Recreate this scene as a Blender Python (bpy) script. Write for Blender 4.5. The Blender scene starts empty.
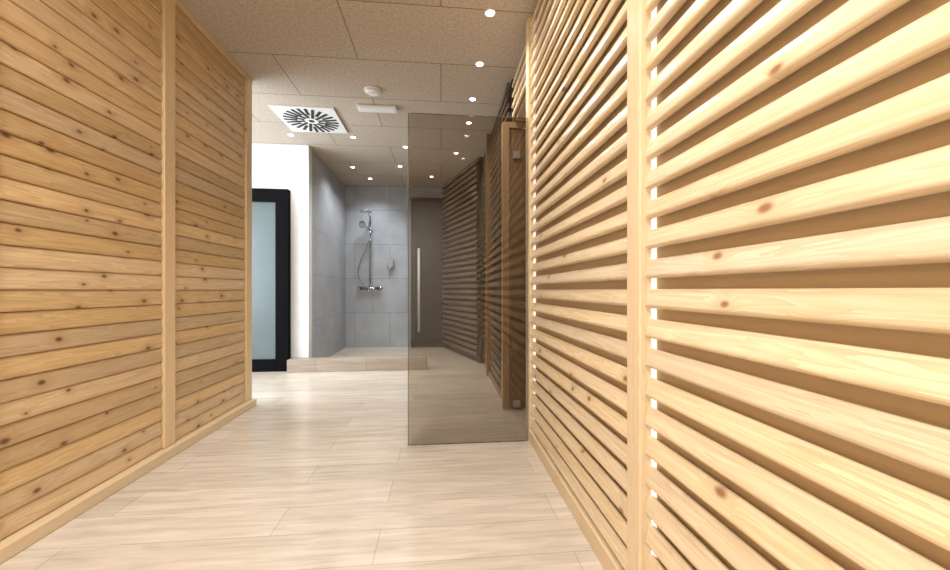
import bpy, bmesh, math, random
from mathutils import Vector, Matrix
random.seed(4)
scene=bpy.context.scene
scene.view_settings.view_transform='Standard'
C=scene.collection
H=2.82

# ---------------------------------------------------------------- materials
def newmat(name):
    m=bpy.data.materials.new(name); m.use_nodes=True
    nt=m.node_tree; b=nt.nodes['Principled BSDF']
    return m,nt,b
def plain(name,col,rough=.5,metal=0,emit=0,noise=0.03):
    m,nt,b=newmat(name)
    b.inputs['Roughness'].default_value=rough
    b.inputs['Metallic'].default_value=metal
    tc=nt.nodes.new('ShaderNodeTexCoord'); n=nt.nodes.new('ShaderNodeTexNoise')
    n.inputs['Scale'].default_value=6; n.inputs['Detail'].default_value=4
    nt.links.new(tc.outputs['Object'],n.inputs['Vector'])
    r=nt.nodes.new('ShaderNodeValToRGB')
    r.color_ramp.elements[0].position=.3; r.color_ramp.elements[1].position=.7
    r.color_ramp.elements[0].color=(*[c*(1-noise) for c in col],1)
    r.color_ramp.elements[1].color=(*[min(1,c*(1+noise)) for c in col],1)
    nt.links.new(n.outputs['Fac'],r.inputs[0]); nt.links.new(r.outputs[0],b.inputs['Base Color'])
    if emit:
        b.inputs['Emission Color'].default_value=(*col,1); b.inputs['Emission Strength'].default_value=emit
    return m
def math_node(nt,op,a,b=None,c=None):
    n=nt.nodes.new('ShaderNodeMath'); n.operation=op
    for i,v in enumerate((a,b,c)):
        if v is None: continue
        if isinstance(v,(int,float)): n.inputs[i].default_value=v
        else: nt.links.new(v,n.inputs[i])
    return n.outputs[0]
def wood(name,dark,light,knot,grain='Y',rough=.38,knots=.55,var=.18,ks=1.0,huevar=0.0,ring=.34):
    m,nt,b=newmat(name); L=nt.links.new
    tc=nt.nodes.new('ShaderNodeTexCoord'); sep=nt.nodes.new('ShaderNodeSeparateXYZ')
    L(tc.outputs['Object'],sep.inputs[0])
    geo=nt.nodes.new('ShaderNodeNewGeometry'); rnd=geo.outputs['Random Per Island']
    x,y,z=sep.outputs
    if grain=='Y': al,ac,ot=y,z,x
    elif grain=='Z': al,ac,ot=z,y,x
    else: al,ac,ot=x,z,y
    al=math_node(nt,'ADD',al,math_node(nt,'MULTIPLY',rnd,37.3))
    ac=math_node(nt,'ADD',ac,math_node(nt,'MULTIPLY',rnd,91.7))
    kv=nt.nodes.new('ShaderNodeCombineXYZ')
    L(math_node(nt,'MULTIPLY',al,5.5),kv.inputs[0]); L(math_node(nt,'MULTIPLY',ac,9.0),kv.inputs[1])
    vo=nt.nodes.new('ShaderNodeTexVoronoi'); vo.voronoi_dimensions='2D'; vo.inputs['Scale'].default_value=1
    L(kv.outputs[0],vo.inputs['Vector'])
    cs=nt.nodes.new('ShaderNodeSeparateColor'); L(vo.outputs['Color'],cs.inputs[0])
    keep=math_node(nt,'GREATER_THAN',cs.outputs[0],knots)
    size=math_node(nt,'MULTIPLY_ADD',cs.outputs[1],.07*ks,.035*ks)
    rel=math_node(nt,'DIVIDE',vo.outputs['Distance'],size)
    kmask=nt.nodes.new('ShaderNodeMapRange'); kmask.interpolation_type='SMOOTHSTEP'
    kmask.inputs['From Min'].default_value=1.3; kmask.inputs['From Max'].default_value=.3
    L(rel,kmask.inputs['Value'])
    kf=math_node(nt,'MULTIPLY',math_node(nt,'MULTIPLY',kmask.outputs[0],keep),.9)
    halo=nt.nodes.new('ShaderNodeMapRange'); halo.interpolation_type='SMOOTHSTEP'
    halo.inputs['From Min'].default_value=4.0; halo.inputs['From Max'].default_value=1.0
    L(rel,halo.inputs['Value']); hf=math_node(nt,'MULTIPLY',halo.outputs[0],keep)
    gv=nt.nodes.new('ShaderNodeCombineXYZ')
    acd=math_node(nt,'MULTIPLY_ADD',hf,.35,math_node(nt,'MULTIPLY',ac,26.0))
    L(math_node(nt,'MULTIPLY',al,1.3),gv.inputs[0]); L(acd,gv.inputs[1]); L(math_node(nt,'MULTIPLY',ot,20.0),gv.inputs[2])
    n1=nt.nodes.new('ShaderNodeTexNoise'); n1.inputs['Scale'].default_value=1.2; n1.inputs['Detail'].default_value=3; n1.inputs['Distortion'].default_value=.6
    L(gv.outputs[0],n1.inputs['Vector'])
    rings=math_node(nt,'FRACT',math_node(nt,'MULTIPLY',n1.outputs['Fac'],7.0))
    gv2=nt.nodes.new('ShaderNodeCombineXYZ')
    L(math_node(nt,'MULTIPLY',al,6.0),gv2.inputs[0]); L(math_node(nt,'MULTIPLY',ac,260.0),gv2.inputs[1]); L(math_node(nt,'MULTIPLY',ot,200.0),gv2.inputs[2])
    n2=nt.nodes.new('ShaderNodeTexNoise'); n2.inputs['Scale'].default_value=1; n2.inputs['Detail'].default_value=2
    L(gv2.outputs[0],n2.inputs['Vector'])
    f=math_node(nt,'MULTIPLY_ADD',rings,ring,math_node(nt,'MULTIPLY',n2.outputs['Fac'],.25))
    f=math_node(nt,'ADD',f,math_node(nt,'MULTIPLY',n1.outputs['Fac'],.35))
    r=nt.nodes.new('ShaderNodeValToRGB'); L(f,r.inputs[0])
    r.color_ramp.elements[0].position=.12; r.color_ramp.elements[0].color=(*light,1)
    r.color_ramp.elements[1].position=.95; r.color_ramp.elements[1].color=(*dark,1)
    hsv=nt.nodes.new('ShaderNodeHueSaturation')
    L(r.outputs[0],hsv.inputs['Color'])
    L(math_node(nt,'MULTIPLY_ADD',rnd,var,1-var/2),hsv.inputs['Value'])
    r2=math_node(nt,'FRACT',math_node(nt,'MULTIPLY',rnd,57.31))
    L(math_node(nt,'MULTIPLY_ADD',r2,huevar,1-huevar/2),hsv.inputs['Saturation'])
    mixh=nt.nodes.new('ShaderNodeMix'); mixh.data_type='RGBA'
    L(math_node(nt,'MULTIPLY',hf,.5),mixh.inputs['Factor']); L(hsv.outputs[0],mixh.inputs['A']); mixh.inputs['B'].default_value=(*dark,1)
    mix=nt.nodes.new('ShaderNodeMix'); mix.data_type='RGBA'
    L(kf,mix.inputs['Factor']); L(mixh.outputs['Result'],mix.inputs['A']); mix.inputs['B'].default_value=(*knot,1)
    L(mix.outputs['Result'],b.inputs['Base Color'])
    b.inputs['Roughness'].default_value=rough
    return m
M_left=wood('pine_left',(.42,.26,.12),(.70,.505,.28),(.11,.04,.015),'Y',.38,.50,.34,1.15,.2,.42)
M_right=wood('pine_right',(.58,.425,.25),(.80,.665,.475),(.27,.12,.05),'Y',.22,.74,.18,1.25,.25,.42)
M_back=wood('pine_backing',(.50,.375,.235),(.58,.45,.30),(.3,.15,.06),'Y',.6,.95,.1)
M_postR=wood('pine_post',(.62,.455,.265),(.78,.63,.415),(.36,.18,.08),'Z',.35,.95,.1)
M_postL=wood('pine_post_left',(.58,.415,.225),(.74,.56,.34),(.33,.14,.05),'Z',.4,.95,.1)
M_base=wood('pine_base',(.57,.42,.25),(.71,.56,.37),(.33,.14,.05),'Y',.4,.95,.08)
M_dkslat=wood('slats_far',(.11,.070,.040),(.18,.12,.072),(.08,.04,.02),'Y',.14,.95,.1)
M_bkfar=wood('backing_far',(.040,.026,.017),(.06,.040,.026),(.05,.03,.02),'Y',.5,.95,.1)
M_door=wood('door_wood',(.15,.085,.04),(.25,.15,.075),(.1,.04,.02),'Z',.35,.98,.1)
M_frame=wood('door_frame_wood',(.30,.19,.10),(.43,.29,.16),(.1,.04,.02),'Z',.35,.98,.1)
M_dkdoor=wood('dark_door_wood',(.022,.014,.010),(.045,.028,.018),(.02,.01,.01),'Z',.3,.98,.1)
M_white=plain('white_paint',(.76,.77,.78),.6)
M_black=plain('black_lacquer',(.005,.005,.006),.8)
M_black.node_tree.nodes['Principled BSDF'].inputs['Specular IOR Level'].default_value=.05
M_chrome=plain('chrome',(.45,.46,.48),.18,1)
M_grey=plain('grey_plastic',(.36,.37,.39),.35)
M_steel=plain('brushed_steel',(.6,.6,.6),.35,1)
M_plastic=plain('white_plastic',(.82,.82,.81),.4)
M_slot=plain('slot_dark',(.02,.02,.02),.6)
M_lamp=plain('lamp_glow',(1,.97,.92),.5,0,14)
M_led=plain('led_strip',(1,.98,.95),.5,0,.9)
M_frost=plain('frosted_glass',(.115,.145,.15),.25)

def brickmat(name,c1,c2,mortar,bw,rh,ms,loc=(0,0),plane='XY',rough=.4,kind='plank'):
    m,nt,b=newmat(name); L=nt.links.new
    tc=nt.nodes.new('ShaderNodeTexCoord'); sep=nt.nodes.new('ShaderNodeSeparateXYZ'); L(tc.outputs['Object'],sep.inputs[0])
    o={'X':sep.outputs[0],'Y':sep.outputs[1],'Z':sep.outputs[2]}
    cv=nt.nodes.new('ShaderNodeCombineXYZ')
    L(math_node(nt,'ADD',o[plane[0]],loc[0]+20*bw),cv.inputs[0]); L(math_node(nt,'ADD',o[plane[1]],loc[1]+20*rh),cv.inputs[1])
    br=nt.nodes.new('ShaderNodeTexBrick'); L(cv.outputs[0],br.inputs['Vector'])
    br.inputs['Scale'].default_value=1; br.inputs['Brick Width'].default_value=bw; br.inputs['Row Height'].default_value=rh
    br.inputs['Mortar Size'].default_value=ms; br.inputs['Mortar Smooth'].default_value=.1
    br.offset=.5 if kind!='floor' else .37
    br.inputs['Color1'].default_value=(*c1,1); br.inputs['Color2'].default_value=(*c2,1); br.inputs['Mortar'].default_value=(*mortar,1)
    mp=nt.nodes.new('ShaderNodeMapping'); L(cv.outputs[0],mp.inputs['Vector'])
    n=nt.nodes.new('ShaderNodeTexNoise'); n.inputs['Detail'].default_value=6; n.inputs['Roughness'].default_value=.65
    if kind=='floor':
        mp.inputs['Scale'].default_value=(1.6,17,1); n.inputs['Scale'].default_value=1.6; n.inputs['Distortion'].default_value=.5; lo,hi=.76,1.12
    elif kind=='ceiling':
        n.inputs['Scale'].default_value=48; n.inputs['Roughness'].default_value=.8; lo,hi=.64,1.28
    else:
        n.inputs['Scale'].default_value=2.5; lo,hi=.82,1.12
    L(mp.outputs[0],n.inputs['Vector'])
    mr=nt.nodes.new('ShaderNodeMapRange'); mr.inputs['From Min'].default_value=.3; mr.inputs['From Max'].default_value=.7
    mr.inputs['To Min'].default_value=lo; mr.inputs['To Max'].default_value=hi; L(n.outputs['Fac'],mr.inputs['Value'])
    hsv=nt.nodes.new('ShaderNodeHueSaturation'); L(br.outputs['Color'],hsv.inputs['Color']); L(mr.outputs[0],hsv.inputs['Value'])
    L(hsv.outputs[0],b.inputs['Base Color']); b.inputs['Roughness'].default_value=rough
    return m
M_floor=brickmat('floor_plank_tile',(.635,.56,.47),(.555,.485,.40),(.43,.37,.30),1.2,.2,.0020,(.25,.03),'XY',.24,'floor')
M_ceil=brickmat('ceiling_wood_wool',(.52,.445,.36),(.475,.405,.325),(.19,.16,.13),1.3,.6,.004,(0,.02),'XY',.85,'ceiling')
M_shower=brickmat('shower_tile',(.41,.44,.48),(.385,.415,.455),(.26,.28,.31),.6,.6,.005,(0,0),'XZ',.4,'wall')
M_showerside=brickmat('shower_tile_side',(.42,.43,.45),(.40,.41,.43),(.28,.28,.30),.6,.6,.005,(0,0),'YZ',.4,'wall')
M_curb=brickmat('curb_plank_tile',(.42,.34,.27),(.34,.275,.215),(.24,.2,.16),.6,.2,.003,(.1,0),'XZ',.4,'floor')

m=bpy.data.materials.new('smoked_glass'); m.use_nodes=True; nt=m.node_tree; nt.nodes.clear()
o=nt.nodes.new('ShaderNodeOutputMaterial'); t=nt.nodes.new('ShaderNodeBsdfTransparent'); t.inputs[0].default_value=(.765,.735,.69,1)
g=nt.nodes.new('ShaderNodeBsdfGlossy'); g.inputs['Roughness'].default_value=.01
fr=nt.nodes.new('ShaderNodeFresnel'); fr.inputs[0].default_value=1.5
mx=nt.nodes.new('ShaderNodeMixShader'); nt.links.new(fr.outputs[0],mx.inputs[0]); nt.links.new(t.outputs[0],mx.inputs[1]); nt.links.new(g.outputs[0],mx.inputs[2]); nt.links.new(mx.outputs[0],o.inputs[0])
M_glass=m

# ---------------------------------------------------------------- geometry helpers
def finish(name,bm,mats,parent=None,matrix=None,bevel=0):
    me=bpy.data.meshes.new(name); bm.to_mesh(me); bm.free()
    for mm in (mats if isinstance(mats,list) else [mats]): me.materials.append(mm)
    ob=bpy.data.objects.new(name,me); C.objects.link(ob)
    if matrix is not None: ob.matrix_world=matrix
    if parent: ob.parent=parent
    if bevel:
        md=ob.modifiers.new('bev','BEVEL'); md.width=bevel; md.segments=2; md.limit_method='ANGLE'
    return ob
def addbox(bm,x0,x1,y0,y1,z0,z1,mi=0):
    vs=[bm.verts.new((x,y,z)) for x in (x0,x1) for y in (y0,y1) for z in (z0,z1)]
    for f in ((0,1,3,2),(4,6,7,5),(0,4,5,1),(2,3,7,6),(0,2,6,4),(1,5,7,3)):
        bm.faces.new([vs[i] for i in f]).material_index=mi
def box(name,x0,x1,y0,y1,z0,z1,mat,parent=None,bevel=0):
    bm=bmesh.new(); addbox(bm,x0,x1,y0,y1,z0,z1); 
    bmesh.ops.recalc_face_normals(bm,faces=bm.faces)
    return finish(name,bm,mat,parent,None,bevel)
def empty(name,loc=(0,0,0)):
    e=bpy.data.objects.new(name,None); e.empty_display_size=.1; C.objects.link(e); e.location=loc
    bpy.context.view_layer.update(); return e
def addprism(bm,prof,y0,y1,smooth=True):
    n=len(prof)
    a=[bm.verts.new((x,y0,z)) for x,z in prof]; b=[bm.verts.new((x,y1,z)) for x,z in prof]
    for i in range(n):
        f=bm.faces.new((a[i],a[(i+1)%n],b[(i+1)%n],b[i])); f.smooth=smooth
    f1=bm.faces.new(a); f2=bm.faces.new(b[::-1])
    for e in list(f1.edges)+list(f2.edges): e.smooth=False
def cyl(bm,p0,p1,r,seg=20,mi=0,r2=None):
    p0=Vector(p0);p1=Vector(p1); d=p1-p0
    q=Vector((0,0,1)).rotation_difference(d.normalized()).to_matrix().to_4x4()
    res=bmesh.ops.create_cone(bm,cap_ends=True,segments=seg,radius1=r,radius2=r if r2 is None else r2,depth=d.length,matrix=Matrix.Translation((p0+p1)/2)@q)
    for v in res['verts']:
        for f in v.link_faces:
            f.material_index=mi
            if len(f.verts)==4: f.smooth=True
def tube(name,pts,r,mat,parent=None):
    cu=bpy.data.curves.new(name,'CURVE'); cu.dimensions='3D'; cu.bevel_depth=r; cu.bevel_resolution=3
    sp=cu.splines.new('NURBS'); sp.points.add(len(pts)-1)
    for p,q in zip(sp.points,pts): p.co=(*q,1)
    sp.use_endpoint_u=True; sp.order_u=3
    cu.materials.append(mat); ob=bpy.data.objects.new(name,cu); C.objects.link(ob)
    if parent: ob.parent=parent
    return ob

PITCH=.0855
def prof_right(s):
    pts=[]
    a=math.radians(14)
    hw,hh,cr=.0115,.0280,.0095
    for (sx,sz,a0) in ((1,1,0),(-1,1,90),(-1,-1,180),(1,-1,270)):
        for k in range(5):
            t=math.radians(a0+k*22.5)
            u=sx*(hw-cr)+cr*math.cos(t); v=sz*(hh-cr)+cr*math.sin(t)
            x=u*math.cos(a)-v*math.sin(a); z=u*math.sin(a)+v*math.cos(a)
            pts.append((s*x,z))
    return pts
def slats_louvre(name,xface,y0,y1,z0,z1,mat,s=-1,matrix=None):
    bm=bmesh.new(); pr=prof_right(s)
    z=z0+.045
    while z<z1-.03:
        addprism(bm,[(xface+x,zz+z) for x,zz in pr],y0,y1); z+=PITCH
    bmesh.ops.recalc_face_normals(bm,faces=bm.faces)
    return finish(name,bm,mat,None,matrix)
def boards_left(name,xw,y0,y1,z0,z1,mat):
    bm=bmesh.new(); z=z0
    P=[(0,.0008),(.017,.0008),(.0205,.002),(.0230,.006),(.0235,.014),(.0225,.035),(.019,.060),(.0162,.078),(.0145,.0825),(.012,.0848),(0,.0848)]
    while z<z1-.02:
        h=min(1,(z1-z)/PITCH)
        addprism(bm,[(xw+x,z+zz*h) for x,zz in P],y0,y1,False); z+=PITCH
    bmesh.ops.recalc_face_normals(bm,faces=bm.faces)
    return finish(name,bm,mat)

# ---------------------------------------------------------------- shell
box('floor',-4.2,1.9,-3.0,6.9,-.1,0,M_floor)
box('ceiling',-4.2,1.9,-3.0,6.9,H,H+.1,M_ceil)
XL=-1.665
box('wall_left',XL-.12,XL,-2.8,3.37,0,H,M_back)
XR=.624
box('wall_right',XR,XR+.12,-2.8,2.53,0,H,M_back)
box('wall_behind',-4.2,1.9,-3.0,-2.8,0,H,M_white)
ly=[-2.6,-1.6,-.55,.42,1.42,2.345,3.27]
pw=.105
for i in range(len(ly)-1):
    boards_left('timber_board_panel',XL,ly[i]+pw-.005,ly[i+1]-.006,.06,H-.035,M_left)
for y in ly:
    box('timber_post',XL,XL+.036,y,y+pw-.015,.06,H-.035,M_postL,None,.004)
box('baseboard_left',XL,XL+.070,-2.7,3.37,0,.058,M_base,None,.005)
box('trim_left_top',XL,XL+.036,-2.7,3.37,H-.033,H-.001,M_base)
ry=[-1.8,-.39,1.03,2.41]
for i in range(len(ry)-1):
    slats_louvre('timber_slat_panel',.6045,ry[i]+.080,ry[i+1]-.012,.075,H-.01,M_right)
for y in ry:
    box('timber_post',.578,XR,y,y+.076,.075,H-.001,M_postR,None,.004)
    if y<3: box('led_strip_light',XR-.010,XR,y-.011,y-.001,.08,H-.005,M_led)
box('baseboard_right',.581,XR,-2.7,2.53,0,.075,M_base,None,.005)

# zone behind glass, right side
box('wall_alcove_side',XR,1.8,2.41+.12,2.56,0,H,M_back)
box('wall_alcove_back',1.5,1.6,2.56,3.05,0,2.40,M_back)
box('wall_alcove_header',XR,1.6,2.56,3.05,2.42,H,M_back)
slats_louvre('timber_slat_panel',.6045,2.53,3.05,2.42,H-.01,M_right)
def at(ob,e): ob.parent=e; ob.matrix_parent_inverse=e.matrix_world.inverted()
e=empty('wooden_door',(1.0,3.1,0))
bm=bmesh.new()
addbox(bm,.57,1.5,3.07,3.11,.01,2.36)
for k in range(8):
    addbox(bm,.59+k*.11,.59+k*.11+.1,3.062,3.07,.03,2.34)
bmesh.ops.recalc_face_normals(bm,faces=bm.faces)
at(finish('leaf',bm,M_door),e)
bm=bmesh.new()
addbox(bm,.515,.57,3.055,3.13,0,2.41); addbox(bm,.57,1.5,3.055,3.13,2.362,2.41)
bmesh.ops.recalc_face_normals(bm,faces=bm.faces)
at(finish('frame',bm,M_frame),e)
bm=bmesh.new()
for zz in (.05,2.13):
    addbox(bm,.60,.66,3.035,3.062,zz-.03,zz+.03)
bmesh.ops.recalc_face_normals(bm,faces=bm.faces)
at(finish('hinges',bm,M_steel),e)
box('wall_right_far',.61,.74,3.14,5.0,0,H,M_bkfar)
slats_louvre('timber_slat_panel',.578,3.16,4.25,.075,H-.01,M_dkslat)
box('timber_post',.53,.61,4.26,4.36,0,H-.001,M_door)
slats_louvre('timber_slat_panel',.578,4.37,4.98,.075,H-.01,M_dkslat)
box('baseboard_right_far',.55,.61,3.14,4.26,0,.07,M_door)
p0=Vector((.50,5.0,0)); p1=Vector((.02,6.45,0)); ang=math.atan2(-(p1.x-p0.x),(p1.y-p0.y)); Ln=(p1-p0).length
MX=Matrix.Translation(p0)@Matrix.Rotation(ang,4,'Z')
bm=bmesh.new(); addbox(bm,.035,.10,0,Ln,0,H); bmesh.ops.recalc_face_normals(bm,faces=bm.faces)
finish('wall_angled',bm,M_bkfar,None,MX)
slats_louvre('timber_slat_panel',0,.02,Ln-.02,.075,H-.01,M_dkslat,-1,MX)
box('wall_back',-1.85,.9,6.62,6.75,0,H,M_shower)
box('wall_far_right',1.7,1.8,2.56,6.62,0,H,M_white)
e=empty('dark_door',(-.2,6.5,0))
bm=bmesh.new(); addbox(bm,-.46,-.02,6.50,6.54,.01,2.55)
addbox(bm,-.52,-.46,6.48,6.60,0,2.61); addbox(bm,-.02,.04,6.48,6.60,0,2.61); addbox(bm,-.46,-.02,6.48,6.60,2.55,2.61)
for k in range(3): addbox(bm,-.44+k*.14,-.44+k*.14+.125,6.492,6.50,.05,2.5)
bmesh.ops.recalc_face_normals(bm,faces=bm.faces)
at(finish('leaf_and_frame',bm,M_dkdoor),e)
bm=bmesh.new(); cyl(bm,(-.38,6.43,.28),(-.38,6.43,1.72),.022)
for zz in (.42,1.58): cyl(bm,(-.38,6.43,zz),(-.38,6.495,zz),.01)
at(finish('handle',bm,M_plastic),e)

YW=4.82
box('wall_white',-4.1,-1.66,YW,YW+.12,0,H,M_white)
box('wall_shower_left',-1.78,-1.66,YW+.12,6.62,0,H,M_showerside)
e=empty('door_1',(-2.35,YW,0))
bm=bmesh.new()
x0,x1,y0,y1=-2.95,-1.87,YW-.10,YW-.015
addbox(bm,x0,x0+.15,y0,y1,0,2.24); addbox(bm,x1-.15,x1,y0,y1,0,2.24)
addbox(bm,x0+.15,x1-.15,y0,y1,2.08,2.24); addbox(bm,x0+.15,x1-.15,y0,y1,0,.15)
bmesh.ops.recalc_face_normals(bm,faces=bm.faces)
at(finish('frame',bm,M_black,None,None,.004),e)
at(box('frosted_pane',x0+.15,x1-.15,YW-.07,YW-.05,.15,2.08,M_frost),e)
box('shower_curb',-1.86,-.18,4.66,4.815,0,.15,M_curb,None,.004)

# left side room
box('wall_side_room_left',-4.2,-4.1,-2.8,1.0,0,H,M_white)
box('wall_side_room_right',-4.2,-4.1,4.94,6.6,0,H,M_white)
box('wall_side_room_near',-4.1,XL-.12,.9,1.0,0,H,M_white)
box('wall_window_sill',-4.2,-4.1,1.0,4.94,0,.35,M_white)
box('wall_window_head',-4.2,-4.1,1.0,4.94,2.5,H,M_white)
e=empty('window_1',(-4.15,3,1.4))
bm=bmesh.new()
for y in (1.0,2.28,3.57,4.86): addbox(bm,-4.18,-4.12,y,y+.08,.35,2.5)
addbox(bm,-4.18,-4.12,1.08,4.86,.35,.43); addbox(bm,-4.18,-4.12,1.08,4.86,2.42,2.5)
bmesh.ops.recalc_face_normals(bm,faces=bm.faces)
at(finish('frame',bm,M_black),e)

# glass screen
e=empty('smoked_glass_screen',(.2,2.395,0))
at(box('pane',-.208,.573,2.390,2.400,.005,2.135,M_glass),e)
M_edge=plain('glass_edge',(.05,.06,.05),.2)
at(box('edge_left',-.211,-.208,2.389,2.401,.005,2.135,M_edge),e)

# ---------------------------------------------------------------- ceiling fittings
cx,cy=-1.375,4.08
e=empty('air_diffuser',(cx,cy,H))
bm=bmesh.new(); addbox(bm,cx-.31,cx+.31,cy-.29,cy+.29,H-.018,H-.001)
bmesh.ops.recalc_face_normals(bm,faces=bm.faces)
at(finish('plate',bm,M_plastic,None,None,.004),e)
bm=bmesh.new()
def slot(bm,a,r0,r1,w,off=0):
    d=Vector((math.cos(a),math.sin(a),0)); n=Vector((-math.sin(a),math.cos(a),0))
    vs=[]
    for z in (H-.0215,H-.017):
        for (r,s) in ((r0,-1),(r1,-1),(r1,1),(r0,1)):
            p=Vector((cx,cy,0))+d*r+n*(s*w/2+off); vs.append(bm.verts.new((p.x,p.y,z)))
    for f in ((0,1,2,3),(7,6,5,4),(0,4,5,1),(1,5,6,2),(2,6,7,3),(3,7,4,0)): bm.faces.new([vs[i] for i in f])
for k in range(24):
    a=2*math.pi*k/24+.06
    if k%2: slot(bm,a,.07,.272,.029,.01)
    else: slot(bm,a,.14,.272,.029,.01)
cyl(bm,(cx,cy,H-.0215),(cx,cy,H-.017),.028)
bmesh.ops.recalc_face_normals(bm,faces=bm.faces)
at(finish('slots',bm,M_slot),e)

bm=bmesh.new(); c=(-.62,3.43)
cyl(bm,(*c,H-.014),(*c,H-.001),.075,32); cyl(bm,(*c,H-.032),(*c,H-.014),.05,32,0,.068)
cyl(bm,(*c,H-.038),(*c,H-.032),.03,24)
finish('smoke_detector',bm,M_plastic)
e=empty('emergency_light',(-.62,3.72,H))
at(box('housing',-.82,-.44,3.69,3.80,H-.030,H-.001,M_plastic,None,.008),e)
at(box('diffuser',-.80,-.46,3.70,3.79,H-.034,H-.031,M_white,None,.001),e)

spots=[(.32,2.40,1),(.31,2.95,1),(.30,3.50,.8),(.30,4.0,.5),(.2,4.9,.4),
       (.30,1.75,1),(.30,1.1,.7),(.30,.45,.7),(.30,-.3,1),
       (-1.75,4.50,1),(-1.04,4.50,1),(-.45,4.75,.7),(-1.30,5.6,1.1),(-1.15,6.15,1.2),(-.6,5.5,1.1),(-.15,5.95,.6),
       (-2.6,3.9,1)]
for x,y,p in spots:
    cool = y>5
    e=empty('ceiling_downlight',(x,y,H))
    bm=bmesh.new()
    n=24; rr=[(.038,H-.001),(.039,H-.005),(.027,H-.006),(.026,H-.001)]
    V=[[bm.verts.new((x+r*math.cos(2*math.pi*k/n),y+r*math.sin(2*math.pi*k/n),z)) for r,z in rr] for k in range(n)]
    for k in range(n):
        for j in range(3): bm.faces.new((V[k][j],V[(k+1)%n][j],V[(k+1)%n][j+1],V[k][j+1]))
    bmesh.ops.recalc_face_normals(bm,faces=bm.faces)
    at(finish('trim_ring',bm,M_plastic),e)
    bm=bmesh.new(); cyl(bm,(x,y,H-.005),(x,y,H-.0015),.026,24); at(finish('lens',bm,M_lamp),e)
    l=bpy.data.lights.new('downlight','SPOT'); l.energy=30*p; l.color=(.90,.95,1) if cool else (1,.96,.90); l.spot_size=math.radians(135); l.spot_blend=.9; l.shadow_soft_size=.05
    lo=bpy.data.objects.new('beam',l); C.objects.link(lo); lo.location=(x,y,H-.03); at(lo,e)

# ---------------------------------------------------------------- shower set
e=empty('shower_set',(-1.18,6.6,1.2)); yb=6.62
sx=-1.23
bm=bmesh.new()
cyl(bm,(sx,yb-.05,1.12),(sx,yb-.05,2.28),.013)
for zz in (1.2,2.2): cyl(bm,(sx,yb-.05,zz),(sx,yb-.002,zz),.016)
cyl(bm,(sx,yb-.05,2.28),(sx-.02,yb-.32,2.34),.010)
cyl(bm,(sx-.02,yb-.32,2.30),(sx-.02,yb-.32,2.335),.10,28,0,.03)
cyl(bm,(sx+.03,yb-.08,2.02),(sx-.10,yb-.16,2.13),.013)
cyl(bm,(sx-.12,yb-.13,2.15),(sx-.10,yb-.18,2.10),.05,24,0,.055)
cyl(bm,(sx-.16,yb-.07,1.03),(sx+.16,yb-.07,1.03),.026)
for s in (-1,1):
    cyl(bm,(sx+s*.13,yb-.07,1.03),(sx+s*.13,yb-.002,1.03),.018); cyl(bm,(sx+s*.16,yb-.07,1.03),(sx+s*.21,yb-.07,1.03),.033)
cyl(bm,(sx,yb-.07,1.03),(sx,yb-.07,1.13),.014); cyl(bm,(sx,yb-.07,1.0),(sx,yb-.15,.99),.014)
at(finish('rail_head_mixer',bm,M_chrome),e)
at(tube('hose',[(sx+.03,yb-.08,2.02),(sx-.02,yb-.1,1.8),(sx-.17,yb-.06,1.5),(sx-.22,yb-.05,1.25),(sx-.12,yb-.05,1.12),(sx-.04,yb-.07,1.0)],.010,M_chrome),e)
bm=bmesh.new(); addbox(bm,-.93,-.83,yb-.09,yb,1.40,1.54); cyl(bm,(-.88,yb-.05,1.54),(-.88,yb-.05,1.58),.02); addbox(bm,-.90,-.86,yb-.11,yb-.09,1.36,1.41)
bmesh.ops.recalc_face_normals(bm,faces=bm.faces)
at(finish('soap_dispenser',bm,M_grey,None,None,.006),e)

# ---------------------------------------------------------------- lights
def area(name,loc,rot,sx,sy,e,col):
    l=bpy.data.lights.new(name,'AREA'); l.shape='RECTANGLE'; l.size=sx; l.size_y=sy; l.energy=e; l.color=col
    o=bpy.data.objects.new(name,l); C.objects.link(o); o.location=loc; o.rotation_euler=rot; return o
area('window_daylight',(-4.09,3.0,1.42),(0,math.radians(-90),0),2.0,3.6,235,(.80,.90,1))
area('rear_fill_light',(-.9,-.7,H-.02),(0,0,0),.6,2.4,135,(1,.985,.96))  # unseen fill lamp added behind the view to brighten the hall, no real panel
w=bpy.data.worlds.new('World'); scene.world=w; w.use_nodes=True
w.node_tree.nodes['Background'].inputs[0].default_value=(.8,.9,1,1); w.node_tree.nodes['Background'].inputs[1].default_value=1.0

# ---------------------------------------------------------------- camera
cam=bpy.data.cameras.new('camera'); cam.lens=369/950*36; cam.sensor_width=36; cam.clip_start=.02
cam.shift_y=5/950
co=bpy.data.objects.new('camera',cam); C.objects.link(co); co.location=(0,0,1); co.rotation_euler=(math.radians(90),0,-math.atan(34/369))
scene.camera=co
